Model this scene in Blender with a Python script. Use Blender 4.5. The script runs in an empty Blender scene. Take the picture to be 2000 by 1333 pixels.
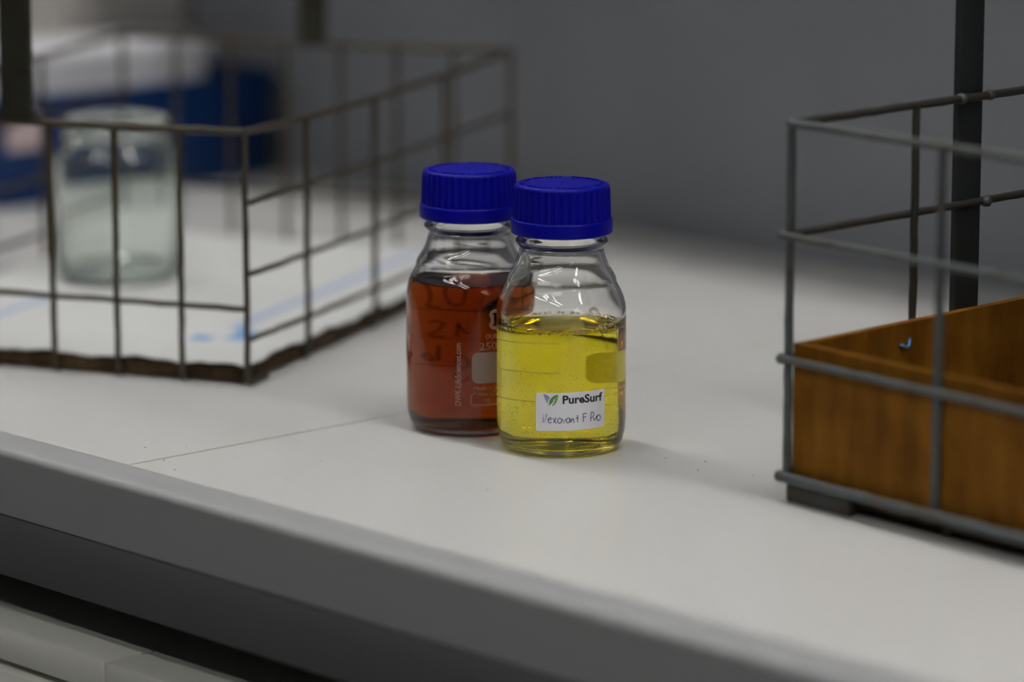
import bpy, bmesh, math, random
from mathutils import Vector, Matrix

# ------------------------------------------------------------------ scene set-up
SC = bpy.context.scene
COL = SC.collection
BENCH = 0.90                      # height of the worktop surface above the floor (m)

def W(x, y, z=0.0):               # bench coordinates in mm -> world metres
    return Vector((x * .001, y * .001, BENCH + z * .001))

# camera: 135 mm lens looking down 11 degrees over the corner of the bench
YAW, PITCH = math.radians(47.2), math.radians(10.99)
FWD = Vector((-math.sin(YAW) * math.cos(PITCH), math.cos(YAW) * math.cos(PITCH), -math.sin(PITCH)))
RGT = Vector((math.cos(YAW), math.sin(YAW), 0))
UPV = RGT.cross(FWD)
cam_d = bpy.data.cameras.new('camera')
cam = bpy.data.objects.new('camera', cam_d)
COL.objects.link(cam)
M = Matrix((RGT, UPV, -FWD)).transposed().to_4x4()
M.translation = W(1474.2, -1401.5, 453.1)
cam.matrix_world = M
cam_d.sensor_width = 36.0
cam_d.lens = 135.0
cam_d.clip_start = 0.05
cam_d.dof.use_dof = True
cam_d.dof.focus_distance = 2.058
cam_d.dof.aperture_fstop = 2.9
cam_d.dof.aperture_blades = 9
SC.camera = cam

world = bpy.data.worlds.new('world')
SC.world = world
world.use_nodes = True
wb = world.node_tree.nodes['Background']
wb.inputs[0].default_value = (.75, .82, .9, 1)
wb.inputs[1].default_value = 0.0

vs = SC.view_settings
vs.view_transform = 'Standard'
vs.look = 'None'
vs.gamma = 1.0
vs.use_curve_mapping = False
vs.exposure = 0.0
LAMP = 34.0                       # strength of the fluorescent tubes over the bench
PANEL = 23.5                      # strength of the diffuser lamps further out in the room
PANELS = ((1500, -2100, 'right one of the pair before the bench'), (0, -2100, 'left one of the pair before the bench'), (4400, -1200, 'far to the right of the bench'))

cy = SC.cycles
cy.use_denoising = True
cy.max_bounces = 20
cy.diffuse_bounces = 4
cy.glossy_bounces = 8
cy.transmission_bounces = 20
cy.transparent_max_bounces = 12
cy.volume_bounces = 0
cy.caustics_reflective = False
cy.caustics_refractive = True
cy.blur_glossy = 0.3
cy.sample_clamp_indirect = 40.0

# ------------------------------------------------------------------ materials
def new_mat(name):
    m = bpy.data.materials.new(name)
    m.use_nodes = True
    return m, m.node_tree, m.node_tree.nodes['Principled BSDF']

def plain(name, col, rough=.5, metal=0.0, spec=.5, var=0.0, scale=40.0, bump=0.0, bscale=200.0, coord='Object'):
    m, nt, b = new_mat(name)
    b.inputs['Base Color'].default_value = (*col, 1)
    b.inputs['Roughness'].default_value = rough
    b.inputs['Metallic'].default_value = metal
    b.inputs['Specular IOR Level'].default_value = spec
    if var or bump:
        tc = nt.nodes.new('ShaderNodeTexCoord')
    if var:
        n = nt.nodes.new('ShaderNodeTexNoise')
        n.inputs['Scale'].default_value = scale
        n.inputs['Detail'].default_value = 5
        nt.links.new(tc.outputs[coord], n.inputs['Vector'])
        r = nt.nodes.new('ShaderNodeValToRGB')
        r.color_ramp.elements[0].position = .3
        r.color_ramp.elements[1].position = .7
        r.color_ramp.elements[0].color = (*[c * (1 - var) for c in col], 1)
        r.color_ramp.elements[1].color = (*[min(1, c * (1 + var)) for c in col], 1)
        nt.links.new(n.outputs['Fac'], r.inputs[0])
        nt.links.new(r.outputs[0], b.inputs['Base Color'])
    if bump:
        n2 = nt.nodes.new('ShaderNodeTexNoise')
        n2.inputs['Scale'].default_value = bscale
        nt.links.new(tc.outputs[coord], n2.inputs['Vector'])
        bp = nt.nodes.new('ShaderNodeBump')
        bp.inputs['Strength'].default_value = bump
        bp.inputs['Distance'].default_value = .0005
        nt.links.new(n2.outputs['Fac'], bp.inputs['Height'])
        nt.links.new(bp.outputs[0], b.inputs['Normal'])
    return m

def rusty(name, steel, rust, amount, rough=.55, metal=.35):
    m, nt, b = new_mat(name)
    tc = nt.nodes.new('ShaderNodeTexCoord')
    n = nt.nodes.new('ShaderNodeTexNoise')
    n.inputs['Scale'].default_value = 55
    n.inputs['Detail'].default_value = 7
    nt.links.new(tc.outputs['Object'], n.inputs['Vector'])
    r = nt.nodes.new('ShaderNodeValToRGB')
    r.color_ramp.elements[0].position = amount - .12
    r.color_ramp.elements[1].position = amount + .12
    r.color_ramp.elements[0].color = (*rust, 1)
    r.color_ramp.elements[1].color = (*steel, 1)
    nt.links.new(n.outputs['Fac'], r.inputs[0])
    nt.links.new(r.outputs[0], b.inputs['Base Color'])
    b.inputs['Roughness'].default_value = rough
    b.inputs['Metallic'].default_value = metal
    n2 = nt.nodes.new('ShaderNodeTexNoise')
    n2.inputs['Scale'].default_value = 400
    n2.inputs['Detail'].default_value = 4
    nt.links.new(tc.outputs['Object'], n2.inputs['Vector'])
    bp = nt.nodes.new('ShaderNodeBump')
    bp.inputs['Strength'].default_value = .5
    bp.inputs['Distance'].default_value = .0006
    nt.links.new(n2.outputs['Fac'], bp.inputs['Height'])
    nt.links.new(bp.outputs[0], b.inputs['Normal'])
    return m

def glass(name, col=(1, 1, 1), ior=1.47, rough=0.0):
    m, nt, b = new_mat(name)
    b.inputs['Base Color'].default_value = (*col, 1)
    b.inputs['Transmission Weight'].default_value = 1
    b.inputs['Roughness'].default_value = rough
    b.inputs['IOR'].default_value = ior
    return m

def liquid(name, ior, density, vcol):
    m = glass(name, (1, 1, 1), ior)
    nt = m.node_tree
    va = nt.nodes.new('ShaderNodeVolumeAbsorption')
    va.inputs['Color'].default_value = (*vcol, 1)
    va.inputs['Density'].default_value = density
    nt.links.new(va.outputs[0], nt.nodes['Material Output'].inputs['Volume'])
    return m

def emis(name, col, st):
    m, nt, b = new_mat(name)
    b.inputs['Base Color'].default_value = (.8, .8, .8, 1)
    b.inputs['Emission Color'].default_value = (*col, 1)
    b.inputs['Emission Strength'].default_value = st
    return m

def wood(name, c1, c2, scale=14.0):
    m, nt, b = new_mat(name)
    tc = nt.nodes.new('ShaderNodeTexCoord')
    mp = nt.nodes.new('ShaderNodeMapping')
    mp.inputs['Scale'].default_value = (1, 1, .22)
    nt.links.new(tc.outputs['Object'], mp.inputs[0])
    n = nt.nodes.new('ShaderNodeTexNoise')
    n.inputs['Scale'].default_value = scale * 6
    n.inputs['Detail'].default_value = 6
    nt.links.new(mp.outputs[0], n.inputs['Vector'])
    n2 = nt.nodes.new('ShaderNodeTexNoise')
    n2.inputs['Scale'].default_value = scale * 2.2
    n2.inputs['Detail'].default_value = 3
    nt.links.new(tc.outputs['Object'], n2.inputs['Vector'])
    ad = nt.nodes.new('ShaderNodeMath')
    ad.operation = 'ADD'
    nt.links.new(n.outputs['Fac'], ad.inputs[0])
    nt.links.new(n2.outputs['Fac'], ad.inputs[1])
    r = nt.nodes.new('ShaderNodeValToRGB')
    r.color_ramp.elements[0].position = .38
    r.color_ramp.elements[1].position = .62
    r.color_ramp.elements[0].color = (*c1, 1)
    r.color_ramp.elements[1].color = (*c2, 1)
    ha = nt.nodes.new('ShaderNodeMath')
    ha.operation = 'MULTIPLY'
    ha.inputs[1].default_value = .5
    nt.links.new(ad.outputs[0], ha.inputs[0])
    nt.links.new(ha.outputs[0], r.inputs[0])
    nt.links.new(r.outputs[0], b.inputs['Base Color'])
    b.inputs['Roughness'].default_value = .6
    b.inputs['Specular IOR Level'].default_value = .08
    return m

MT = {}
MT['slab'] = plain('white_laminate', (.64, .642, .63), .27, spec=.35, var=.02, scale=6)
MT['joint'] = plain('joint_filler', (.34, .325, .265), .5)
MT['edge'] = plain('grey_edge_profile', (.35, .355, .362), .42, spec=.2)
MT['rail'] = plain('dark_steel_rail', (.13, .134, .136), .5, spec=.15)
MT['cab'] = plain('white_cabinet_lacquer', (.80, .80, .745), .45, spec=.3)
MT['cabdark'] = plain('cabinet_inside', (.2, .2, .19), .7)
MT['wall'] = plain('grey_wall_panel', (.285, .293, .325), .55, spec=.1, var=.05, scale=4)
MT['room'] = plain('grey_room_paint', (.16, .16, .155), .8)
MT['ceil'] = plain('grey_ceiling', (.42, .42, .41), .9)
MT['floor'] = plain('grey_vinyl_floor', (.10, .10, .10), .5, var=.1, scale=30)
MT['wire_l'] = rusty('weathered_steel_wire', (.062, .056, .04), (.06, .035, .016), .45)
MT['wire_r'] = rusty('grey_steel_wire', (.10, .115, .115), (.085, .07, .055), .40)
MT['bar'] = rusty('dark_flat_bar', (.012, .016, .017), (.016, .012, .009), .34, .6, .1)
MT['wire_dark'] = rusty('dark_mottled_wire', (.028, .03, .026), (.035, .022, .013), .45, .6, .1)  # darker mottled tone for wires on the right basket's short sides
MT['foot'] = rusty('rusted_foot', (.06, .06, .055), (.05, .035, .022), .5, .7, .1)
MT['bar_l'] = rusty('dark_olive_flat_bar', (.03, .03, .02), (.025, .018, .01), .42, .6, .3)
MT['darkwood'] = wood('dark_base_board', (.025, .017, .008), (.09, .058, .03), 20)
MT['ply'] = wood('brown_board', (.14, .051, .0045), (.25, .106, .011))
MT['sheet'] = plain('white_paper', (.66, .67, .67), .8, bump=.4, bscale=40)
MT['print_blue'] = plain('pale_blue_print', (.40, .49, .68), .8)
MT['print_blue2'] = plain('blue_print', (.18, .36, .66), .8)
MT['glass'] = glass('borosilicate_glass', ior=1.43)
MT['jarglass'] = glass('jar_glass', (.90, .94, .91), 1.5)
MT['yellow'] = liquid('yellow_liquid', .955, 52.0, (.988, .935, .0))
MT['brown'] = liquid('brown_liquid', .955, 92.0, (.745, .385, .0))
MT['bubble'] = glass('air_bubble', (1, 1, 1), .74)
MT['foam'] = glass('foam_bubble', (1, 1, 1), 1.25)
MT['cap'] = plain('blue_polypropylene', (.001, .001, .29), .4, spec=.2)
def enamel():
    m, nt, b = new_mat('white_enamel_print')
    b.inputs['Base Color'].default_value = (.23, .21, .19, 1)
    b.inputs['Roughness'].default_value = .6
    t = nt.nodes.new('ShaderNodeBsdfTranslucent')
    t.inputs['Color'].default_value = (.72, .70, .66, 1)
    a = nt.nodes.new('ShaderNodeAddShader')
    nt.links.new(b.outputs[0], a.inputs[0])
    nt.links.new(t.outputs[0], a.inputs[1])
    nt.links.new(a.outputs[0], nt.nodes['Material Output'].inputs['Surface'])
    return m
MT['enamel'] = enamel()
MT['grad'] = plain('shaded_enamel_graduation', (.34, .30, .10), .6)  # white enamel lines with their shade put into the colour
MT['ink'] = plain('black_marker_ink', (.02, .012, .01), .6)
MT['paper'] = plain('label_paper', (.73, .73, .77), .6)
MT['black'] = plain('black_print', (.01, .01, .012), .6)
MT['pen'] = plain('violet_blue_ballpoint', (.05, .04, .19), .6)
MT['vio'] = plain('violet_print', (.12, .12, .42), .6)
MT['green1'] = plain('green_print', (.10, .24, .05), .6)
MT['green2'] = plain('light_green_print', (.20, .40, .08), .6)
MT['bin'] = plain('blue_bin_plastic', (.002, .028, .125), .4, spec=.3)
MT['bin_in'] = plain('pink_label_paper', (.62, .50, .50), .8)
MT['whiteplastic'] = plain('white_plastic', (.72, .72, .76), .5)
MT['carton'] = plain('pale_carton', (.62, .59, .56), .85, var=.08, scale=12)
MT['blueclip'] = plain('blue_wire_tie', (.12, .26, .55), .3, metal=.4)
MT['housing'] = plain('lamp_housing', (.8, .8, .8), .4)
MT['tube'] = emis('lit_tube', (1.0, .985, .95), LAMP)
MT['panel'] = emis('lit_diffuser', (1.0, .985, .95), PANEL)
MT['crumb'] = plain('dark_crumb', (.12, .10, .08), .8)

# ------------------------------------------------------------------ mesh builder (mm)
class MB:
    def __init__(s):
        s.v, s.f = [], []
    def add(s, vs_, fs_):
        o = len(s.v)
        s.v += [tuple(p) for p in vs_]
        s.f += [tuple(i + o for i in f) for f in fs_]
        return s
    def box(s, x0, x1, y0, y1, z0, z1):
        return s.add([(x0, y0, z0), (x1, y0, z0), (x1, y1, z0), (x0, y1, z0),
                      (x0, y0, z1), (x1, y0, z1), (x1, y1, z1), (x0, y1, z1)],
                     [(3, 2, 1, 0), (4, 5, 6, 7), (0, 1, 5, 4), (1, 2, 6, 5), (2, 3, 7, 6), (3, 0, 4, 7)])
    def tube(s, pts, r, seg=8, jit=0.0, rnd=None, cap=True):
        pts = [Vector(p) for p in pts]
        n = len(pts)
        vs_, fs_ = [], []
        ref = None
        for i, p in enumerate(pts):
            t = (pts[min(i + 1, n - 1)] - pts[max(i - 1, 0)]).normalized()
            if ref is None:
                ref = t.orthogonal().normalized()
            ref = (ref - t * ref.dot(t)).normalized()
            b = t.cross(ref)
            ri = r * (1 + (rnd.uniform(-jit, jit) if rnd else 0))
            for k in range(seg):
                a = 2 * math.pi * k / seg
                vs_.append(p + (ref * math.cos(a) + b * math.sin(a)) * ri)
        for i in range(n - 1):
            for k in range(seg):
                k2 = (k + 1) % seg
                fs_.append((i * seg + k, i * seg + k2, (i + 1) * seg + k2, (i + 1) * seg + k))
        if cap:
            fs_.append(tuple(range(seg - 1, -1, -1)))
            fs_.append(tuple((n - 1) * seg + k for k in range(seg)))
        return s.add(vs_, fs_)
    def lathe(s, prof, seg=96, closed=False, rfun=None):
        vs_, fs_ = [], []
        rows = []
        for j, (r, z) in enumerate(prof):
            if r < 1e-6:
                rows.append([len(vs_)])
                vs_.append((0, 0, z))
            else:
                st = len(vs_)
                for k in range(seg):
                    a = 2 * math.pi * k / seg
                    rr = rfun(j, r, a) if rfun else r
                    vs_.append((rr * math.cos(a), rr * math.sin(a), z))
                rows.append(list(range(st, st + seg)))
        m = len(rows)
        for j in range(m if closed else m - 1):
            A, B = rows[j], rows[(j + 1) % m]
            for k in range(seg):
                k2 = (k + 1) % seg
                if len(A) == 1 and len(B) == 1:
                    continue
                if len(A) == 1:
                    fs_.append((A[0], B[k2], B[k]))
                elif len(B) == 1:
                    fs_.append((A[k], A[k2], B[0]))
                else:
                    fs_.append((A[k], A[k2], B[k2], B[k]))
        return s.add(vs_, fs_)
    def build(s, name, mat, parent=None, smooth=False, fixn=False, loc=None, rotz=0.0, angle=None):
        me = bpy.data.meshes.new(name)
        me.from_pydata([(x * .001, y * .001, z * .001) for x, y, z in s.v], [], s.f)
        if fixn:
            bm = bmesh.new()
            bm.from_mesh(me)
            bmesh.ops.recalc_face_normals(bm, faces=bm.faces)
            bm.to_mesh(me)
            bm.free()
        me.materials.append(mat)
        if smooth:
            me.polygons.foreach_set('use_smooth', [True] * len(me.polygons))
            if angle:
                me.set_sharp_from_angle(angle=math.radians(angle))
        me.update()
        o = bpy.data.objects.new(name, me)
        COL.objects.link(o)
        if parent is not None:
            o.parent = parent
        if loc is not None:
            o.location = loc
        o.rotation_euler.z = rotz
        return o

def bevel_box(x0, x1, y0, y1, z0, z1, b, seg=2):
    bm = bmesh.new()
    bmesh.ops.create_cube(bm, size=1)
    for v in bm.verts:
        v.co = Vector(((x0 + x1) / 2 + v.co.x * (x1 - x0), (y0 + y1) / 2 + v.co.y * (y1 - y0), (z0 + z1) / 2 + v.co.z * (z1 - z0)))
    bmesh.ops.bevel(bm, geom=list(bm.edges), offset=b, segments=seg, affect='EDGES', profile=.5)
    m = MB()
    bm.verts.index_update()
    m.add([v.co.copy() for v in bm.verts], [[v.index for v in f.verts] for f in bm.faces])
    bm.free()
    return m

def thing(name, label, cat, loc, rotz=0.0, group=None):
    o = bpy.data.objects.new(name, None)
    COL.objects.link(o)
    o.empty_display_size = .05
    o.location = loc
    o.rotation_euler.z = rotz
    o['label'] = label
    o['category'] = cat
    if group:
        o['group'] = group
    return o

def structure(o):
    o['kind'] = 'structure'
    return o

# ------------------------------------------------------------------ the room
def room():
    X0, X1, Y0, Y1 = -3000, 5500, -5500, 540
    zf, zc = -900, 1900
    def b(name, mat, *a):
        return structure(MB().box(*a).build(name, mat, loc=W(0, 0)))
    b('floor', MT['floor'], X0, X1, Y0, Y1, zf - 100, zf)
    b('ceiling', MT['ceil'], X0, X1, Y0, Y1, zc, zc + 100)
    wb_ = b('wall_back', MT['wall'], X0 - 100, X1 + 100, Y1, Y1 + 100, zf - 100, zc + 100)
    b('wall_front', MT['room'], X0 - 100, X1 + 100, Y0 - 100, Y0, zf - 100, zc + 100)
    b('wall_left', MT['room'], X0 - 100, X0, Y0, Y1, zf - 100, zc + 100)
    b('wall_right', MT['room'], X1, X1 + 100, Y0, Y1, zf - 100, zc + 100)
    # unseen shelf added to shade the wall and the back of the worktop
    bevel_box(-2600, 2600, 285, 539, 600, 625, 2, 1).build('shade_shelf', MT['cab'], wb_)
room()

def bench():
    root = thing('lab_worktop', 'long white laminate lab worktop with a grey rounded front edge', 'worktop', W(0, 0, -30))
    for x0, x1 in ((-2000, -123.9), (-121.7, 1500)):
        bevel_box(x0, x1, -200, 538, 0, 30, .35, 1).build('slab', MT['slab'], root)
    MB().box(-123.95, -121.65, -200, 538, 2, 29.95).build('joint_seam', MT['joint'], root)
    # grey edge profile, rounded upper corner, drawn in the YZ plane and run along X
    prof = [(-200, 30), (-222.5, 30)]
    for i in range(1, 7):
        a = math.pi / 2 * i / 6
        prof.append((-222.5 - 4.5 * math.sin(a), 25.5 + 4.5 * math.cos(a)))
    prof += [(-227, -6), (-226, -7), (-200, -7)]
    vs_ = [(x, y, z) for x in (-2000, 1500) for y, z in prof]
    n = len(prof)
    fs_ = [(i, (i + 1) % n, n + (i + 1) % n, n + i) for i in range(n)] + [tuple(range(n - 1, -1, -1)), tuple(range(n, 2 * n))]
    MB().add(vs_, fs_).build('edge_strip', MT['edge'], root, smooth=True, fixn=True, angle=35)
    bevel_box(-1990, 1490, -226.3, -150, -41, -7.1, .8, 2).build('support_rail', MT['rail'], root, smooth=True, angle=40)

    # two base units side by side below the worktop
    def unit(x0, x1, label):
        t = thing('base_cabinet', label, 'cabinet', W((x0 + x1) / 2, 170, -900), group='white cabinets under the worktop')
        w = (x1 - x0) / 2
        z1 = 900 - 101.5
        bevel_box(-w + .6, w - .6, -395, 330, z1 - 19, z1, 2.2, 2).build('top_panel', MT['cab'], t, smooth=True, angle=40)
        MB().box(-w + 1, w - 1, -370, 330, 100, z1 - 19.2).build('carcass', MT['cabdark'], t)
        MB().box(-w + 1, w - 1, -330, 330, 0, 100).build('plinth', MT['rail'], t)
        zt = z1 - 23.5
        for h in (150, 250, 255):
            d = bevel_box(-w + 1.2, w - 1.2, -397, -377, zt - h, zt, 2.2, 2).build('drawer', MT['cab'], t, smooth=True, angle=40)
            hb = MB()
            hb.tube([(-70, -397, zt - 40), (-70, -421, zt - 40), (70, -421, zt - 40), (70, -397, zt - 40)], 5, 8)
            hb.build('handle', MT['edge'], d, smooth=True, angle=50)
            zt -= h + 4
        return t
    unit(-1014, -114, 'left white base cabinet under the worktop, left of the thin joint')
    unit(-114, 786, 'right white base cabinet under the worktop, right of the thin joint')
bench()

# ------------------------------------------------------------------ ceiling lamps
def lamps():
    first = None
    for k, x in enumerate((-2150, -650, 850, 2350)):
        t = thing('ceiling_lamp', 'long twin-tube ceiling lamp over the worktop, %s from the left' % ('first', 'second', 'third', 'fourth')[k],
                  'lamp', W(x, -60, 1900), group='twin-tube ceiling lamps')
        if first is None:
            p = [bevel_box(-640, 640, -90, 90, -45, 0, 4, 1).build('housing', MT['housing'], t)]
            for sy in (-52, 52):
                p.append(MB().tube([(-600, sy, -68), (600, sy, -68)], 13, 12).build('tube', MT['tube'], t, smooth=True, angle=50))
            for sx in (-612, 612):
                p.append(bevel_box(sx - 12, sx + 12, -75, 75, -84, -45, 3, 1).build('end_cap', MT['housing'], t))
            first = p
        else:
            for q in first:
                c = q.copy()
                c.parent = t
                COL.objects.link(c)
    first = None
    for x, y, lab in PANELS:
        t = thing('ceiling_panel_lamp', 'ceiling lamp with two bright diffuser strips, %s' % lab, 'lamp', W(x, y, 1900), group='diffuser lamps in the room')
        if first is None:
            p = [bevel_box(-650, 650, -300, 300, -30, 0, 4, 1).build('housing', MT['housing'], t)]
            for sy in (-200, 200):
                p.append(bevel_box(-600, 600, sy - 32, sy + 32, -36, -30.2, 2, 1).build('diffuser', MT['panel'], t))
            first = p
        else:
            for q in first:
                c = q.copy()
                c.parent = t
                COL.objects.link(c)
lamps()

# ------------------------------------------------------------------ wire helpers
def wire_pts(a, b, step=9.0, wob=.25, sag=None, rnd=None):
    a, b = Vector(a), Vector(b)
    n = max(2, int((b - a).length / step))
    out = []
    for i in range(n + 1):
        t = i / n
        p = a.lerp(b, t)
        if rnd and 0 < i < n:
            p += Vector((rnd.uniform(-wob, wob), rnd.uniform(-wob, wob), rnd.uniform(-wob, wob)))
        if sag:
            p.z -= sag(t)
        out.append(p)
    return out

def hoop_handle(root, mat, w0, width, thick, ya, yb, za, zb, ztop):
    """flat-bar handle: uprights at local y=ya and y=yb, joined by a bar on top (out of frame)"""
    for y, z0 in ((ya, za), (yb, zb)):
        bevel_box(w0 - width / 2, w0 + width / 2, y - thick / 2, y + thick / 2, z0, ztop, .8, 1).build('handle_upright', mat, root)
    bevel_box(w0 - width / 2, w0 + width / 2, min(ya, yb) - thick / 2, max(ya, yb) + thick / 2, ztop, ztop + thick, .8, 1).build('handle_bar', mat, root)

# ------------------------------------------------------------------ left wire basket
def left_basket():
    rnd = random.Random(5)
    Wd, L, H = 294.0, 428.0, 150.0
    rot = math.atan2(.4415, .8973)
    ux, uy = Vector((.8973, .4415)), Vector((-.4415, .8973))
    near = Vector((-239.0, -25.0))
    ctr = near - ux * Wd / 2 + uy * L / 2
    root = thing('wire_basket', 'weathered brown steel wire basket holding the empty glass jar on white sheet', 'basket', W(ctr.x, ctr.y, 0), rot)
    # local: near right corner is (+Wd/2, -L/2)
    hx, hy = Wd / 2, L / 2
    m = MT['wire_l']
    def wire(pts, r=2.0, name='wire'):
        return MB().tube(pts, r, 8, .07, rnd).build(name, m, root, smooth=True, angle=60)
    # long sides bow down slightly between their corners
    def sag(t): return 4.2 * math.sin(math.pi * min(1, t * 1.0)) ** .8 * (1 - .35 * t)
    def sag2(t): return 1.0 * math.sin(math.pi * t)
    c = [(hx, -hy), (hx, hy), (-hx, hy), (-hx, -hy)]
    rims = [((c[0], c[1]), sag), ((c[1], c[2]), sag2), ((c[3], c[2]), sag), ((c[0], c[3]), sag2)]
    for (a, b), s in rims:
        wire(wire_pts((*a, H), (*b, H), sag=s, rnd=rnd), 2.3, 'top_rail')
    # long side horizontals
    for z in (108, 66, 27.5):
        for x in (hx, -hx):
            wire(wire_pts((x, -hy, z), (x, hy, z), sag=lambda t: 1.6 * math.sin(math.pi * t), rnd=rnd), 1.8)
    for y in (-hy, hy):
        wire(wire_pts((-hx, y, 46), (hx, y, 46), rnd=rnd), 1.8)
    # verticals: each bends under the base board at its foot
    def vert(x, y, nx, ny, z1):
        p = wire_pts((x, y, z1), (x, y, 7), rnd=rnd)
        for a in (20, 45, 70, 90):
            t = math.radians(a)
            p.append(Vector((x - nx * 5 * (1 - math.cos(t)), y - ny * 5 * (1 - math.cos(t)), 7 - 5 * math.sin(t))))
        p.append(Vector((x - nx * 26, y - ny * 26, 2.0)))
        wire(p, 2.0)
    for i in range(0, 8):
        u = i * 42.0
        vert(hx - u, -hy, 0, -1, H - sag2(u / Wd))
        vert(hx - u, hy, 0, 1, H - sag2(u / Wd))
    for v in (87, 191, 307):
        vert(hx, -hy + v, 1, 0, H - sag(v / L))
        vert(-hx, -hy + v, -1, 0, H - sag(v / L))
    # base board, ragged at the edges
    bb = MB()
    n = 60
    top, bot = [], []
    loop = []
    def edge(a, b):
        for i in range(n):
            t = i / n
            loop.append((a[0] + (b[0] - a[0]) * t, a[1] + (b[1] - a[1]) * t))
    hx2, hy2 = hx - 3.0, hy - 3.0
    cc = [(-hx2, -hy2), (hx2, -hy2), (hx2, hy2), (-hx2, hy2)]
    for i in range(4):
        edge(cc[i], cc[(i + 1) % 4])
    k = len(loop)
    vs_ = []
    for z in (1.8, 4.4, 6.8, 9.4):
        for x, y in loop:
            d = rnd.uniform(0, 1.5)
            vs_.append((x * (1 - d / hx2), y * (1 - d / hy2), z + (rnd.uniform(-.5, .5) if z in (4.4, 6.8, 9.4) else 0)))
    fs_ = []
    for j in range(3):
        for i in range(k):
            i2 = (i + 1) % k
            fs_.append((j * k + i, j * k + i2, (j + 1) * k + i2, (j + 1) * k + i))
    fs_.append(tuple(range(k - 1, -1, -1)))
    fs_.append(tuple(3 * k + i for i in range(k)))
    bb.add(vs_, fs_).build('base_board', MT['darkwood'], root)
    # flat-bar handle: one upright on each short side
    hoop_handle(root, MT['bar_l'], 0.0, 20.0, 5.0, -hy, hy, H - 1, H - 1, 420)
    # welds where the upright meets the front rail
    for sx in (-1, 1):
        f = MB()
        pr_ = [(sx * 9.5, 1), (sx * 9.5, 7)]
        for i in range(5):
            a = math.pi / 2 * i / 4
            pr_.append((sx * (16.5 - 7 * math.cos(a)), 8 - 7 * math.sin(a)))
        vs_ = [(x, y, H + z) for y in (-hy - 2, -hy + 2) for x, z in pr_]
        q = len(pr_)
        f.add(vs_, [(i, (i + 1) % q, q + (i + 1) % q, q + i) for i in range(q)] + [tuple(range(q)), tuple(range(2 * q - 1, q - 1, -1))])
        f.build('weld', MT['bar_l'], root, fixn=True)

    # white sheet lying on the base board, printed in blue
    sr = thing('printed_sheet', 'white paper sheet with blue printed lines lining the left basket', 'sheet', W(ctr.x, ctr.y, 10.0), rot)
    nx, ny = 40, 56
    sx, sy = hx - 4.0, hy - 4.0
    g = MB()
    def zat(x, y):
        z = .35 * math.sin(x * .05) * math.sin(y * .037) + .35
        e = min(sx - abs(x), sy - abs(y))
        if e < 14:
            z += (1 - e / 14) ** 2 * (1.1 + 1.0 * math.sin(x * .11 + y * .09) + .6 * math.sin(x * .31 - y * .23))
        return max(z, .05)
    vs_ = []
    for dz in (0, .35):
        for j in range(ny + 1):
            for i in range(nx + 1):
                x, y = -sx + 2 * sx * i / nx, -sy + 2 * sy * j / ny
                vs_.append((x, y, zat(x, y) + dz))
    st = (nx + 1) * (ny + 1)
    fs_ = []
    for j in range(ny):
        for i in range(nx):
            a = j * (nx + 1) + i
            fs_.append((a, a + nx + 1, a + nx + 2, a + 1))
            fs_.append((st + a, st + a + 1, st + a + nx + 2, st + a + nx + 1))
    rim = [i for i in range(nx + 1)] + [j * (nx + 1) + nx for j in range(1, ny + 1)] + [ny * (nx + 1) + i for i in range(nx - 1, -1, -1)] + [j * (nx + 1) for j in range(ny - 1, 0, -1)]
    for i in range(len(rim)):
        a, b = rim[i], rim[(i + 1) % len(rim)]
        fs_.append((a, b, st + b, st + a))
    g.add(vs_, fs_).build('sheet', MT['sheet'], sr, smooth=True, angle=40)
    def strip(u0, u1, v0, v1, mat, name):
        s = MB()
        nu, nv = max(1, int((u1 - u0) / 6)), max(1, int((v1 - v0) / 8))
        pv, pf = [], []
        for j in range(nv + 1):
            for i in range(nu + 1):
                x, y = hx - (u0 + (u1 - u0) * i / nu), -hy + v0 + (v1 - v0) * j / nv
                pv.append((x, y, zat(x, y) + .35 + .12))
        for j in range(nv):
            for i in range(nu):
                a = j * (nu + 1) + i
                pf.append((a, a + nu + 1, a + nu + 2, a + 1))
        s.add(pv, pf).build(name, mat, sr, smooth=True)
    strip(57, 66, 112, 410, MT['print_blue'], 'printed_line')
    strip(214, 223, 20, 180, MT['print_blue'], 'printed_line')
    strip(38, 53, 80, 106, MT['print_blue2'], 'printed_mark')
    strip(50, 58, 104, 116, MT['print_blue2'], 'printed_mark')
    strip(60, 73, 70, 85, MT['print_blue2'], 'printed_mark')
    return hx, hy, root
left_basket()

# ------------------------------------------------------------------ empty jar in the left basket
def jar():
    ux, uy = Vector((-.8973, -.4415)), Vector((-.4415, .8973))
    p = Vector((-239.0, -25.0)) + ux * 206 + uy * 244
    def sq(L_):
        return [(r, z if z < 60 else 60 + (z - 60) * .82) for r, z in L_]
    outer = [(0, 2.2), (26, 1.8), (34, 0), (37.5, .6), (40, 3), (41, 7), (41, 80), (40.4, 86), (38.6, 91.5), (36.4, 95), (35.4, 98), (35.4, 101),
             (36.4, 102), (36.4, 104), (35.4, 105), (35.4, 108), (36.4, 109), (36.4, 111), (35.6, 112), (35.6, 115.5), (35, 117), (33.8, 117.4)]
    inner = [(32.8, 116.6), (32.6, 100), (34, 95), (36.4, 91), (38, 86), (38.6, 80), (38.6, 9), (37, 6.4), (32, 5.4), (0, 5.6)]
    o = MB().lathe(sq(outer + inner), 72).build('glass_jar', MT['jarglass'], None, smooth=True, fixn=True, angle=50, loc=W(p.x, p.y, 11.4))
    o['label'] = 'empty clear wide-mouthed glass jar standing inside the left wire basket'
    o['category'] = 'jar'
jar()

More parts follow.
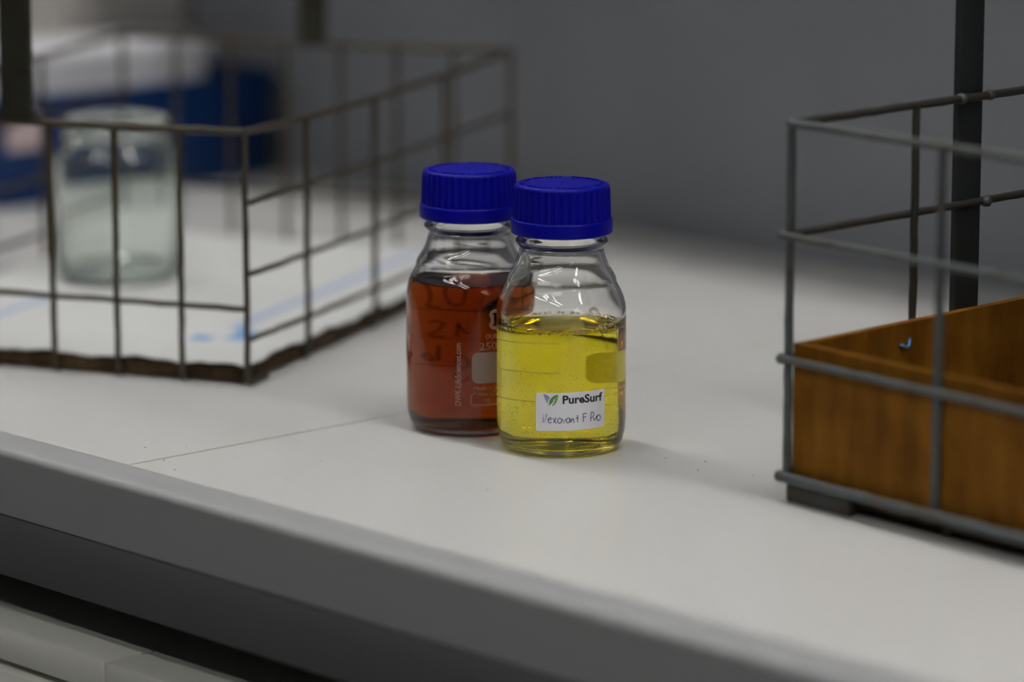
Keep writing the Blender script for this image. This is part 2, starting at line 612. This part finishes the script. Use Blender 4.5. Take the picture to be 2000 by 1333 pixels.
# ------------------------------------------------------------------ right wire basket
def right_basket():
    rnd = random.Random(9)
    c0 = Vector((171.0, -4.0))
    a1, a2 = math.radians(-4.0), math.radians(92.0)
    X, Y = Vector((math.cos(a1), math.sin(a1))), Vector((math.cos(a2), math.sin(a2)))
    Lx, Ly = 428.0, 294.0
    root = thing('wire_basket', 'grey steel wire basket with brown board sides, right of the bottles', 'basket', W(c0.x, c0.y, 0))
    m = MT['wire_r']
    def P(u, v, z):
        q = X * u + Y * v
        return Vector((q.x, q.y, z))
    def wire(pts, r=2.2, name='wire', mat=None):
        return MB().tube(pts, r, 8, .06, rnd).build(name, mat or m, root, smooth=True, angle=60)
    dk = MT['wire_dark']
    T = 194.0
    # rims and horizontal rings
    def ring(z, r, name, off):
        cs = [(-off, -off), (Lx + off, -off), (Lx + off, Ly + off), (-off, Ly + off)]
        R = 6.0 if off > 0 else 1.0
        for i in range(4):
            a, b = cs[i], cs[(i + 1) % 4]
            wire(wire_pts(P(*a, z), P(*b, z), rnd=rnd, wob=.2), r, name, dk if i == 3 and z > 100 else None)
        return cs
    ring(T, 2.3, 'top_rail', 0)
    for z in (137, 74):
        ring(z, 2.2, 'wire', 2.8)
    ring(13, 2.9, 'bottom_rail', 3.2)
    # rounded corner knuckles of the outer rings
    for z in (137, 74, 13):
        MB().lathe([(0, -2.9), (2.0, -2.5), (3.4, 0), (2.0, 2.5), (0, 2.9)], 12).build('corner_weld', m, root, smooth=True, loc=P(-2.6, -2.6, z) * .001)
    # verticals
    for u in (0, 106, 213, 320, 428):
        for v in (0, Ly):
            wire(wire_pts(P(u, v, T), P(u, v, 10), rnd=rnd, wob=.2), 2.3)
    for v in (98, 196):
        for u in (0, Lx):
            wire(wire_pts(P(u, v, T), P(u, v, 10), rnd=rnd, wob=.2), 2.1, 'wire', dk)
    # weld blobs on the rails
    for u, v, z in ((0, 0, T), (0, 135.0, T), (0, 158.5, T), (0, 158, 137), (106, 0, T)):
        b = MB().lathe([(0, -3.0), (2.2, -2.4), (3.3, 0), (2.2, 2.4), (0, 3.0)], 10)
        b.build('weld', m, root, smooth=True, loc=P(u, v, z) * .001)
    # board sides standing inside the wires
    zb0, zb1 = 10.0, 82.0
    th = 5.0
    def board(u0, u1, v0, v1):
        vs_ = [P(u, v, z) for z in (zb0, zb1) for u, v in ((u0, v0), (u1, v0), (u1, v1), (u0, v1))]
        MB().add(vs_, [(3, 2, 1, 0), (4, 5, 6, 7), (0, 1, 5, 4), (1, 2, 6, 5), (2, 3, 7, 6), (3, 0, 4, 7)]).build('board', MT['ply'], root)
    i0 = 1.9
    board(i0, Lx - i0, i0, i0 + th)
    board(i0, Lx - i0, Ly - i0 - th, Ly - i0)
    board(i0, i0 + th, i0 + th + .2, Ly - i0 - th - .2)
    board(Lx - i0 - th, Lx - i0, i0 + th + .2, Ly - i0 - th - .2)
    vs_ = [P(u, v, z) for z in (4.6, 9.6) for u, v in ((6, 6), (Lx - 6, 6), (Lx - 6, Ly - 6), (6, Ly - 6))]
    MB().add(vs_, [(3, 2, 1, 0), (4, 5, 6, 7), (0, 1, 5, 4), (1, 2, 6, 5), (2, 3, 7, 6), (3, 0, 4, 7)]).build('floor_board', MT['darkwood'], root)
    # bottom wires under the floor board
    for u in (106, 213, 320):
        wire(wire_pts(P(u, 9, 2.6), P(u, Ly - 9, 2.6), rnd=rnd, wob=.15), 1.9)
    # feet: short angle pieces welded under the bottom rail
    for u0, u1, v0 in ((0, 46, -1.0), (Lx - 46, Lx, -1.0), (0, 46, Ly - 5), (Lx - 46, Lx, Ly - 5)):
        f = bevel_box(u0, u1, v0, v0 + 6, 0, 11.5, 1.2, 2)
        f.v = [tuple(P(x, y, z)) for x, y, z in f.v]
        f.build('foot', MT['foot'], root)
    # flat-bar handle on the short side (v direction), outside the wires
    for u in (-5.0, Lx + 5.0):
        z0 = 12.0
        f = bevel_box(u - 2.3, u + 2.3, 136.0, 156.5, z0, 420, .7, 1)
        f.v = [tuple(P(x, y, z)) for x, y, z in f.v]
        f.build('handle_upright', MT['bar'], root)
    f = bevel_box(-7.3, Lx + 7.3, 136.0, 156.5, 420, 425, .7, 1)
    f.v = [tuple(P(x, y, z)) for x, y, z in f.v]
    f.build('handle_bar', MT['bar'], root)
    # wire tie through the left board, its blue loop shows inside
    loop = []
    for i in range(13):
        t = i / 12
        loop.append(P(i0 + th + 2.4 * math.sin(math.pi * t), 80 + 8.5 * t, 69.5 + 2.6 * t + 1.2 * math.cos(2 * math.pi * t)))
    tie = MB().tube(loop, .9, 8).build('wire_tie', MT['blueclip'], root, smooth=True)
    tie['label'] = 'small blue wire tie poking through the board'
right_basket()

# ------------------------------------------------------------------ bottles
CAMDIR = Vector((-FWD.x, -FWD.y, 0)).normalized()     # horizontal direction the printed fronts face
def cyl(arc, z, r):
    a = arc / 35.0
    d = CAMDIR * math.cos(a) + RGT * math.sin(a)
    return (d.x * r, d.y * r, z)

def wrap_grid(a0, a1, z0, z1, r, t, rr=0.0, na=24, nz=10, tilt=0.0):
    """curved thin sheet between two arcs/heights (rounded corners when rr > 0)"""
    m = MB()
    out = []
    if rr:
        for cx_, cz_, s in ((a1 - rr, z1 - rr, 0), (a0 + rr, z1 - rr, 90), (a0 + rr, z0 + rr, 180), (a1 - rr, z0 + rr, 270)):
            for i in range(7):
                q = math.radians(s + 90 * i / 6)
                out.append((cx_ + rr * math.cos(q), cz_ + rr * math.sin(q)))
    pv, pf = [], []
    for dr in (0, t):
        for j in range(nz + 1):
            for i in range(na + 1):
                a = a0 + (a1 - a0) * i / na
                z = z0 + (z1 - z0) * j / nz
                if rr:   # pull the corner points on to the rounding
                    ex, ez = max(abs(a - (a0 + a1) / 2) - ((a1 - a0) / 2 - rr), 0), max(abs(z - (z0 + z1) / 2) - ((z1 - z0) / 2 - rr), 0)
                    d = math.hypot(ex, ez)
                    if d > rr:
                        k = rr / d
                        a += math.copysign(ex * (k - 1), a - (a0 + a1) / 2)
                        z += math.copysign(ez * (k - 1), z - (z0 + z1) / 2)
                pv.append(cyl(a, z + tilt * (a - a0), r + dr))
    st = (na + 1) * (nz + 1)
    for j in range(nz):
        for i in range(na):
            b = j * (na + 1) + i
            pf.append((b, b + na + 1, b + na + 2, b + 1))
            pf.append((st + b, st + b + 1, st + b + na + 2, st + b + na + 1))
    rim = list(range(na + 1)) + [j * (na + 1) + na for j in range(1, nz + 1)] + [nz * (na + 1) + i for i in range(na - 1, -1, -1)] + [j * (na + 1) for j in range(nz - 1, 0, -1)]
    for i in range(len(rim)):
        p, q = rim[i], rim[(i + 1) % len(rim)]
        pf.append((p, q, st + q, st + p))
    return m.add(pv, pf)

def smooth_line(pts, sub=6):
    if len(pts) < 3:
        n = 6
        return [(pts[0][0] + (pts[1][0] - pts[0][0]) * i / n, pts[0][1] + (pts[1][1] - pts[0][1]) * i / n) for i in range(n + 1)]
    out = []
    P_ = [pts[0]] + list(pts) + [pts[-1]]
    for i in range(1, len(P_) - 2):
        for k in range(sub):
            t = k / sub
            c = []
            for d in (0, 1):
                p0, p1, p2, p3 = P_[i - 1][d], P_[i][d], P_[i + 1][d], P_[i + 2][d]
                c.append(.5 * (2 * p1 + (p2 - p0) * t + (2 * p0 - 5 * p1 + 4 * p2 - p3) * t * t + (3 * p1 - p0 - 3 * p2 + p3) * t ** 3))
            out.append(tuple(c))
    out.append(tuple(pts[-1]))
    return out

def ribbon(m, pts, w, r, sub=6, sharp=False):
    p = list(pts) if sharp else smooth_line(pts, sub)
    pv, pf = [], []
    n = len(p)
    for i in range(n):
        a, b = p[max(i - 1, 0)], p[min(i + 1, n - 1)]
        dx, dy = b[0] - a[0], b[1] - a[1]
        l = math.hypot(dx, dy) or 1
        ox, oy = -dy / l * w / 2, dx / l * w / 2
        pv.append(cyl(p[i][0] + ox, p[i][1] + oy, r))
        pv.append(cyl(p[i][0] - ox, p[i][1] - oy, r))
    for i in range(n - 1):
        pf.append((2 * i, 2 * i + 1, 2 * i + 3, 2 * i + 2))
    m.add(pv, pf)
    return m

def poly_wrap(m, pts, r):
    """filled outline on the cylinder"""
    m.add([cyl(a, z, r) for a, z in pts], [tuple(range(len(pts)))])
    return m

def text_wrap(txt, a0, a1, z0, z1, r, bold=0.0, vertical=False, slope=0.0):
    cu = bpy.data.curves.new('lettering', 'FONT')
    cu.body = txt
    cu.offset = bold
    cu.resolution_u = 3
    ob = bpy.data.objects.new('lettering', cu)
    COL.objects.link(ob)
    dg = bpy.context.evaluated_depsgraph_get()
    me = bpy.data.meshes.new_from_object(ob.evaluated_get(dg))
    vs_ = [v.co.copy() for v in me.vertices]
    fs_ = [tuple(p.vertices) for p in me.polygons]
    bpy.data.objects.remove(ob)
    bpy.data.curves.remove(cu)
    bpy.data.meshes.remove(me)
    x0, x1 = min(v.x for v in vs_), max(v.x for v in vs_)
    y0, y1 = min(v.y for v in vs_), max(v.y for v in vs_)
    m = MB()
    out = []
    for v in vs_:
        s, t = (v.x - x0) / (x1 - x0), (v.y - y0) / (y1 - y0)
        if vertical:
            out.append(cyl(a0 + (a1 - a0) * (1 - t), z0 + (z1 - z0) * s, r))
        else:
            out.append(cyl(a0 + (a1 - a0) * s, z0 + (z1 - z0) * t + slope * s, r))
    return m.add(out, fs_)

OUTER = [(0, 1.8), (15, 1.7), (22, 1.3), (25.5, .6), (27.5, .12), (29, .1), (30.8, .9), (32.4, 2.8), (33.7, 6), (34.6, 10.5), (35, 16), (35, 40), (35, 60), (35, 73),
         (34.9, 76), (34.4, 79.5), (33.4, 83), (32, 86.2), (30.7, 88.6), (29.9, 90.1), (29.5, 91.4), (29.35, 92.6), (28.95, 93.9), (28.2, 95.4), (27, 97.4), (25.6, 99.8),
         (24.3, 102.6), (23.4, 105.4), (22.9, 108), (22.7, 109.8), (23.1, 110.9), (24.3, 111.8), (25.0, 113), (24.7, 114.2), (23.2, 115.3), (21.2, 116.4), (20.4, 118),
         (20.2, 126), (20.2, 137), (19.6, 138.2), (18, 138.4)]
INNER = [(16.4, 138), (15.6, 136.6), (15.6, 122), (16.6, 117), (18.4, 113.5), (20.0, 110.6), (20.7, 108), (21.2, 105.4), (22.1, 102.2), (23.4, 99), (24.9, 96.3), (26.2, 94.4), (27.0, 93), (27.4, 91.8), (27.7, 90.6), (28.2, 89),
         (29.0, 87.4), (30.2, 85.0), (31.5, 81.9), (32.4, 78.8), (32.9, 75.8), (33, 73), (33, 60), (33, 40), (33, 17), (32.6, 12.5), (31.2, 9), (29.4, 6.2), (25, 4.2), (12, 3.8), (0, 3.9)]
WALL_IN = [(0, 3.9), (12, 3.8), (25, 4.2), (29.4, 6.2), (31.2, 9), (32.6, 12.5), (33, 17), (33, 40), (33, 60), (33, 73), (32.9, 75.8), (32.4, 78.8), (31.5, 81.9), (30.2, 85.0), (29, 87.4)]

def r_in(z):
    for (r0, z0), (r1, z1) in zip(WALL_IN[3:], WALL_IN[4:]):
        if z0 <= z <= z1:
            return r0 + (r1 - r0) * (z - z0) / (z1 - z0)
    return 33.0

def make_bottle(label, level, liq, x, y, cap_rot):
    root = thing('lab_bottle', label, 'bottle', W(x, y, .1), 0, 'blue-capped lab bottles')
    # the glass encloses the air space above the liquid; below, the liquid meets the wall directly
    ri = r_in(level + 1.2)
    surf = [(ri, level + 1.3), (ri - .5, level + .9), (ri - 1.5, level + .3), (ri - 3.2, level), (ri - 10, level), (0, level)]
    MB().lathe(OUTER + [q for q in INNER if q[1] > level + 1.8] + surf, 144).build('glass_body', MT['glass'], root, smooth=True, fixn=True)
    prof = [q for q in WALL_IN if q[1] < level - 2]
    prof += [(ri, level + .9)] + [(max(r - .15, 0), z - .25) for r, z in surf[1:]]
    MB().lathe(prof, 144).build('liquid', liq, root, smooth=True, fixn=True)
    # screw cap: skirt ring and ribbed body
    N = 42
    def rib(j, r, a):
        if not 7 <= j <= 13:
            return r
        ph = (a * N / (2 * math.pi)) % 1.0
        d = min(ph, 1 - ph)                       # 0 on the crest of a rib
        w = math.exp(-(d / .17) ** 2)
        k = {7: .9, 12: .6, 13: .25}.get(j, 1.0)
        return r - .72 * k * (1 - w)
    cp = [(20.6, 117.6), (26.6, 117.6), (27.3, 118.2), (27.45, 119.5), (27.35, 124.4), (27.2, 125.2), (26.75, 125.6), (26.42, 125.65), (26.3, 130), (26.2, 134), (26.05, 138), (25.9, 141.0),
          (25.8, 142.0), (25.55, 143.0), (24.9, 143.9), (24.0, 144.3), (12, 144.3), (0, 144.25)]
    under = [(0, 140), (20.55, 140), (20.55, 118)]
    capo = MB().lathe(cp + under, N * 8, closed=False, rfun=rib).build('screw_cap', MT['cap'], root, smooth=True, fixn=True, angle=38)
    em = MB()
    rr = random.Random(3)
    for k in range(54):
        if k % 18 in (0, 1, 9):
            continue
        a = 2 * math.pi * k / 54 + cap_rot
        r0 = 20.3
        wid, hgt = rr.uniform(.5, .9), rr.uniform(1.4, 2.4)
        ca, sa = math.cos(a), math.sin(a)
        vv = []
        for z in (144.1, 144.75):
            for q, w in ((r0, -wid), (r0, wid), (r0 + hgt, wid), (r0 + hgt, -wid)):
                vv.append((ca * q - sa * w, sa * q + ca * w, z))
        em.add(vv, [(3, 2, 1, 0), (4, 5, 6, 7), (0, 1, 5, 4), (1, 2, 6, 5), (2, 3, 7, 6), (3, 0, 4, 7)])
    em.lathe([(0, 144.9), (.5, 144.8), (.9, 144.3), (.9, 144.0)], 10)
    em.build('embossed_marks', MT['cap'], capo)
    return root

def print_set(root, c, grads=True):
    """white enamel print, centred at arc position c"""
    r = 35.07
    m = MT['enamel']
    def bld(mb, name):
        return mb.build(name, m, root, smooth=False)
    # round-ended emblem with a narrow bar left clear in its middle
    em = MB()
    zc, hh = 66.1, 5.8
    rows = 24
    for s in (-1, 1):
        pv, pf = [], []
        for i in range(rows + 1):
            t = -1 + 2 * i / rows
            w = .001
            d = abs(t) * hh
            if d > 2.4:
                q = max(0, 3.4 ** 2 - (d - 2.4) ** 2)
                w = math.sqrt(q) * 1.12
            else:
                w = 2.9 + .9 * (d / 2.4) ** 2
            inner = 1.05 if abs(t) < .62 else .0
            if abs(t) > .48 and abs(t) < .62:
                inner = 1.9
            inner = min(inner, w)
            pv += [cyl(c + s * inner, zc + t * hh, r), cyl(c + s * max(w, inner), zc + t * hh, r)]
        for i in range(rows):
            pf.append((2 * i, 2 * i + 1, 2 * i + 3, 2 * i + 2))
        em.add(pv, pf)
    bld(em, 'printed_emblem')
    bld(text_wrap('DURAN', c - 5.6, c + 5.6, 55.6, 58.2, r, .012), 'printed_word')
    bld(text_wrap('250 ml', c - 9.2, c + 9.2, 49.4, 53.6, r), 'printed_volume')
    pn = MB()
    pv, pf = [], []
    hw, hz, rr_, nr = 13.4, 8.6, 3.6, 28
    zs = [-hz + rr_ * (1 - math.cos(math.pi / 2 * i / 7)) for i in range(8)]
    zs = zs + [-q for q in reversed(zs)]
    for q in zs:
        e = max(abs(q) - (hz - rr_), 0)
        w = hw - rr_ + math.sqrt(max(rr_ ** 2 - e ** 2, 0))
        pv += [cyl(c - w + 2 * w * i / nr, 39.6 + q, r) for i in range(nr + 1)]
    for j in range(len(zs) - 1):
        for i in range(nr):
            q = j * (nr + 1) + i
            pf.append((q, q + 1, q + nr + 2, q + nr + 1))
    pn.add(pv, pf)
    bld(pn, 'writing_panel')
    bld(text_wrap('Made in Germany', c - 12.4, c + 12.4, 26.9, 29.4, r), 'printed_word')
    bld(text_wrap('Retrace Code', c - 9.8, c + 9.8, 23.9, 26.3, r), 'printed_word')
    br = MB()
    ribbon(br, [(c - 11, 25.6), (c - 12.4, 25.5), (c - 13.6, 24.5), (c - 13.8, 23), (c - 13.8, 20.9), (c - 13.4, 19.6), (c - 12.2, 19.1), (c, 19.0), (c + 12.2, 19.1), (c + 13.4, 19.6),
                (c + 13.8, 20.9), (c + 13.8, 23), (c + 13.6, 24.5), (c + 12.4, 25.5), (c + 11, 25.6)], .5, r, 8)
    bld(br, 'printed_frame')
    bld(text_wrap('10', c - 6.6, c - 3.4, 20.4, 22.6, r), 'printed_number')
    bld(text_wrap('DWK-LifeSciences.com', c - 22.7, c - 19.3, 18.8, 53.4, r, .004, True), 'printed_address')
    if grads:
        for z in (31.5, 47.2, 63.0):                # scale on the side turned away from the print
            g = MB()
            ribbon(g, [(c - 91 - 49 * i / 20, z - 2.6 * (i / 20) ** 2) for i in range(21)], .42, r, 1, True)
            g.build('graduation_line', MT['grad'], root)

# amber bottle
BX, BY = -72.2, -1.5
amber = make_bottle('blue-capped glass bottle of dark amber-brown liquid, behind the yellow one', 82.5, MT['brown'], BX, BY, .4)
print_set(amber, 15.0, True)
# marker writing on the far side of the amber bottle (seen reversed through the liquid)
mk = MB()
B0 = 35 * math.pi
def back(pts, w=.85):
    ribbon(mk, [(B0 - x, z) for x, z in pts], w * .62, 35.1)
back([(-11, 72.9), (-10.2, 66.5), (-10.6, 64), (-7.7, 63.5)])
back([(-6.2, 72.2), (-6.7, 67), (-4.5, 64.2), (-1.9, 65.3), (-1.4, 71.4)])
back([(-10.6, 55), (-8.9, 55.8), (-7, 54.8), (-8.3, 51), (-10.4, 47.8), (-6.7, 47.2)])
back([(-3.4, 54.9), (-3.7, 47.3)], 1.0)
back([(-3.4, 54.3), (-1.8, 50.2), (-.5, 49.1)], .9)
back([(-9.6, 33), (-11.2, 35), (-11, 37.4), (-9.8, 36), (-9.6, 33)], .7)
back([(-8.2, 42.2), (-8.4, 33.5)], .9)
back([(-3.9, 31.6), (-3.2, 35.7), (-1.2, 35.1), (-.9, 30.8), (-2.8, 28.7), (-4.1, 24.9), (-1.9, 22), (-.5, 24.9)])
mk.build('marker_writing', MT['ink'], amber)

# yellow bottle
yellow = make_bottle('blue-capped glass bottle of yellow liquid with a white name label', 67.8, MT['yellow'], 0, 0, .1)
print_set(yellow, 90.0, True)

def sticker():
    lab = wrap_grid(-14.2, 24.6, 15.5, 36.15, 35.03, .14, 0, 26, 6, .036).build('name_label', MT['paper'], yellow, smooth=True, angle=40)
    lab['label'] = 'white paper name label'
    r = 35.22
    pen = MB()
    S = {'N': [(-10.2, 20.29), (-10.2, 25.07), (-9.1, 20.37), (-8.25, 25.06)],
         'e': [(-7.39, 21.84), (-5.86, 22.28), (-6.11, 23.15), (-6.9, 22.86), (-7.45, 21.71), (-7.27, 20.59), (-6.35, 20.25), (-5.62, 20.78)],
         'x1': [(-4.89, 22.94), (-3.05, 20.1)], 'x2': [(-3.3, 23.24), (-4.52, 20.32)],
         'o': [(-1.28, 22.97), (-2.2, 22.38), (-2.32, 21.12), (-1.65, 20.25), (-0.79, 20.31), (-0.31, 21.4), (-0.43, 22.52), (-1.28, 22.97)],
         'v': [(0.12, 22.53), (0.79, 20.14), (1.89, 22.52)],
         'a': [(4.09, 22.86), (2.87, 22.89), (2.26, 21.64), (2.75, 20.38), (3.73, 20.86), (4.21, 22.73), (4.34, 20.47)],
         'n1': [(4.95, 22.46), (5.07, 20.58)], 'n2': [(5.07, 21.83), (5.86, 22.64), (6.41, 20.36)],
         't1': [(8.19, 24.6), (8.31, 20.58)], 't2': [(7.21, 22.76), (8.74, 23.07)],
         'F1': [(11.3, 25.06), (11.48, 20.52)], 'F2': [(11.12, 24.82), (13.38, 25.16)], 'F3': [(11.42, 23.04), (13.13, 23.3)],
         'P': [(15.7, 20.44), (15.94, 25.07), (17.04, 25.34), (17.59, 24.41), (17.04, 22.95), (15.94, 22.43)],
         'r': [(17.35, 22.42), (18.2, 20.83), (19.49, 23.45)],
         'o2': [(19.49, 22.7), (19.79, 20.9), (20.53, 20.39), (21.44, 20.96), (21.87, 22.17), (21.07, 23.39), (20.04, 23.39), (19.36, 21.7)]}
    for k, p in S.items():
        ribbon(pen, p, .44, r, 6, sharp=(k in ('N', 'v')))
    pen.build('handwriting', MT['pen'], lab)
    text_wrap('PureSurf', .25, 22.9, 30.65, 35.3, r, .03, slope=.45).build('printed_word', MT['black'], lab)
    poly_wrap(MB(), [(-10.08, 35.86), (-8.31, 35.34), (-6.78, 34.28), (-6.78, 33.4), (-7.39, 32.37), (-7.64, 30.73), (-8.67, 32.06), (-9.53, 34.01)], r).build('violet_leaf', MT['vio'], lab)
    vein = MB()
    for a, b in (((-9.6, 35.2), (-7.2, 33.3)), ((-9.3, 34.0), (-7.5, 32.6)), ((-8.7, 32.6), (-7.5, 31.6)), ((-8.9, 35.4), (-9.2, 33.4)), ((-8.0, 35.0), (-8.3, 32.2)), ((-7.3, 34.3), (-7.6, 32.0))):
        ribbon(vein, [a, b], .14, r + .03)
    vein.build('leaf_lattice', MT['paper'], lab)
    g = poly_wrap(MB(), [(-2.08, 35.8), (-4.28, 35.12), (-5.93, 33.69), (-6.78, 32.15), (-7.02, 30.39), (-6.29, 30.29), (-5.01, 31.47), (-4.4, 33.24)], r)
    poly_wrap(g, [(-7.02, 30.39), (-8.0, 29.38), (-6.78, 29.89), (-6.29, 30.29)], r)
    g.build('green_leaf', MT['green1'], lab)
    poly_wrap(MB(), [(-2.08, 35.8), (-2.2, 33.79), (-2.81, 31.77), (-3.79, 30.37), (-4.76, 29.67), (-5.62, 29.69), (-4.52, 30.98), (-4.03, 32.75), (-4.15, 33.5)], r).build('green_leaf', MT['green2'], lab)
sticker()

def ico(m, c, r, sub=1):
    bm = bmesh.new()
    bmesh.ops.create_icosphere(bm, subdivisions=sub, radius=r)
    bm.verts.index_update()
    m.add([Vector(c) + v.co for v in bm.verts], [[v.index for v in f.verts] for f in bm.faces])
    bm.free()

def bubbles():
    rnd = random.Random(21)
    m = MB()
    for i in range(950):
        a = rnd.uniform(-math.pi / 2 * .98, math.pi / 2 * .98) if rnd.random() < .8 else rnd.uniform(-math.pi, math.pi)
        z = rnd.uniform(9, 66.5)
        r = rnd.choice((.11, .14, .17, .2, .25)) * (1.4 if rnd.random() < .08 else 1)
        rad = min(r_in(z), 33) - .35 - r - (rnd.uniform(0, 10) if rnd.random() < .4 else rnd.uniform(0, .8))
        d = CAMDIR * math.cos(a) + RGT * math.sin(a)
        ico(m, (d.x * rad, d.y * rad, z), r, 1)
    o = m.build('bubbles', MT['bubble'], yellow, smooth=True)
    o['kind'] = 'stuff'
    f = MB()
    lv = 67.8
    for i in range(420):
        a = rnd.uniform(-math.pi, math.pi)
        r = rnd.choice((.25, .3, .4, .5, .7, .95))
        cl = .5 + .5 * math.sin(a * 3 + 1)                   # clusters round the rim
        if rnd.random() > .45 + .55 * cl:
            continue
        rad = 32.6 - r - rnd.uniform(0, 1.8) * rnd.random()
        d = CAMDIR * math.cos(a) + RGT * math.sin(a)
        ico(f, (d.x * rad, d.y * rad, lv + rnd.uniform(-.6, .9) + r * .5), r, 2)
    for i in range(26):
        a = math.radians(rnd.uniform(48, 88))
        r = rnd.uniform(.7, 2.0)
        rad = 32 - r - rnd.uniform(0, 5)
        d = CAMDIR * math.cos(a) + RGT * math.sin(a)
        ico(f, (d.x * rad, d.y * rad, lv + rnd.uniform(0, 1.6)), r, 2)
    o = f.build('foam', MT['foam'], yellow, smooth=True)
    o['kind'] = 'stuff'
bubbles()

# ------------------------------------------------------------------ things behind the left basket
def background():
    t = thing('storage_bin', 'deep blue plastic storage bin behind the left basket against the wall', 'bin', W(-930, 382, 0))
    hx, hy, h = 60.0, 143.0, 84.0
    # hollow tapered bin with a rolled rim
    def ringp(z, ins, R=16):
        out = []
        for cx_, cy_, s in ((hx - ins - R, hy - ins - R, 0), (-hx + ins + R, hy - ins - R, 90), (-hx + ins + R, -hy + ins + R, 180), (hx - ins - R, -hy + ins + R, 270)):
            for i in range(6):
                q = math.radians(s + 90 * i / 5)
                out.append((cx_ + R * math.cos(q), cy_ + R * math.sin(q), z))
        return out
    rings = [ringp(0, 9), ringp(2, 8), ringp(h - 8, 3), ringp(h - 7.5, 0), ringp(h, 0), ringp(h, 5), ringp(5, 11)]
    vs_ = [p for r in rings for p in r]
    k = len(rings[0])
    fs_ = [(j * k + i, j * k + (i + 1) % k, (j + 1) * k + (i + 1) % k, (j + 1) * k + i) for j in range(len(rings) - 1) for i in range(k)]
    fs_.append(tuple(range(k - 1, -1, -1)))
    fs_.append(tuple((len(rings) - 1) * k + i for i in range(k)))
    MB().add(vs_, fs_).build('tub', MT['bin'], t, smooth=True, fixn=True, angle=40)
    MB().add([(hx - 4.5, -hy + 18, 44), (hx - 4.5, -hy + 52, 44), (hx - 2.2, -hy + 52, 72), (hx - 2.2, -hy + 18, 72),
              (hx - 4.0, -hy + 18, 44), (hx - 4.0, -hy + 52, 44), (hx - 1.7, -hy + 52, 72), (hx - 1.7, -hy + 18, 72)],
             [(3, 2, 1, 0), (4, 5, 6, 7), (0, 1, 5, 4), (1, 2, 6, 5), (2, 3, 7, 6), (3, 0, 4, 7)]).build('pink_label', MT['bin_in'], t)
    wbx = thing('white_box', 'white plastic box standing in the blue bin', 'box', W(-931, 372, 5.1))
    bevel_box(-46, 46, -88, 88, 0, 92, 6, 3).build('body', MT['whiteplastic'], wbx, smooth=True, angle=40)
    bevel_box(-48, 48, -90, 90, 92, 108, 3, 2).build('lid', MT['whiteplastic'], wbx, smooth=True, angle=40)
    c = thing('carton', 'tall pale carton against the wall behind the blue bin', 'box', W(-1116, 470, 0))
    bevel_box(-112, 112, -62, 62, 0, 330, 2, 2).build('body', MT['carton'], c)
    bevel_box(-111, -.6, -61, 61, 330, 331.5, .4, 1).build('flap', MT['carton'], c)
    bevel_box(.6, 111, -61, 61, 330, 331.5, .4, 1).build('flap', MT['carton'], c)
background()

def crumbs():
    rnd = random.Random(77)
    m = MB()
    for x, y in ((-118, -180), (-150, -168), (-137, -150), (-96, -190), (60, 20), (92, 12), (120, 25), (135, 40), (-60, -120), (-40, -160), (50, -100), (80, 30)):
        r = rnd.uniform(.25, .6)
        bm = bmesh.new()
        bmesh.ops.create_icosphere(bm, subdivisions=1, radius=r)
        for v in bm.verts:
            v.co *= rnd.uniform(.6, 1.2)
            v.co.z *= .5
        bm.verts.index_update()
        m.add([Vector((x, y, r * .4)) + v.co for v in bm.verts], [[v.index for v in f.verts] for f in bm.faces])
        bm.free()
    o = m.build('crumbs', MT['crumb'], loc=W(0, 0))
    o['kind'] = 'stuff'
    o['label'] = 'tiny dark crumbs scattered over the white worktop'
    o['category'] = 'crumbs'
crumbs()
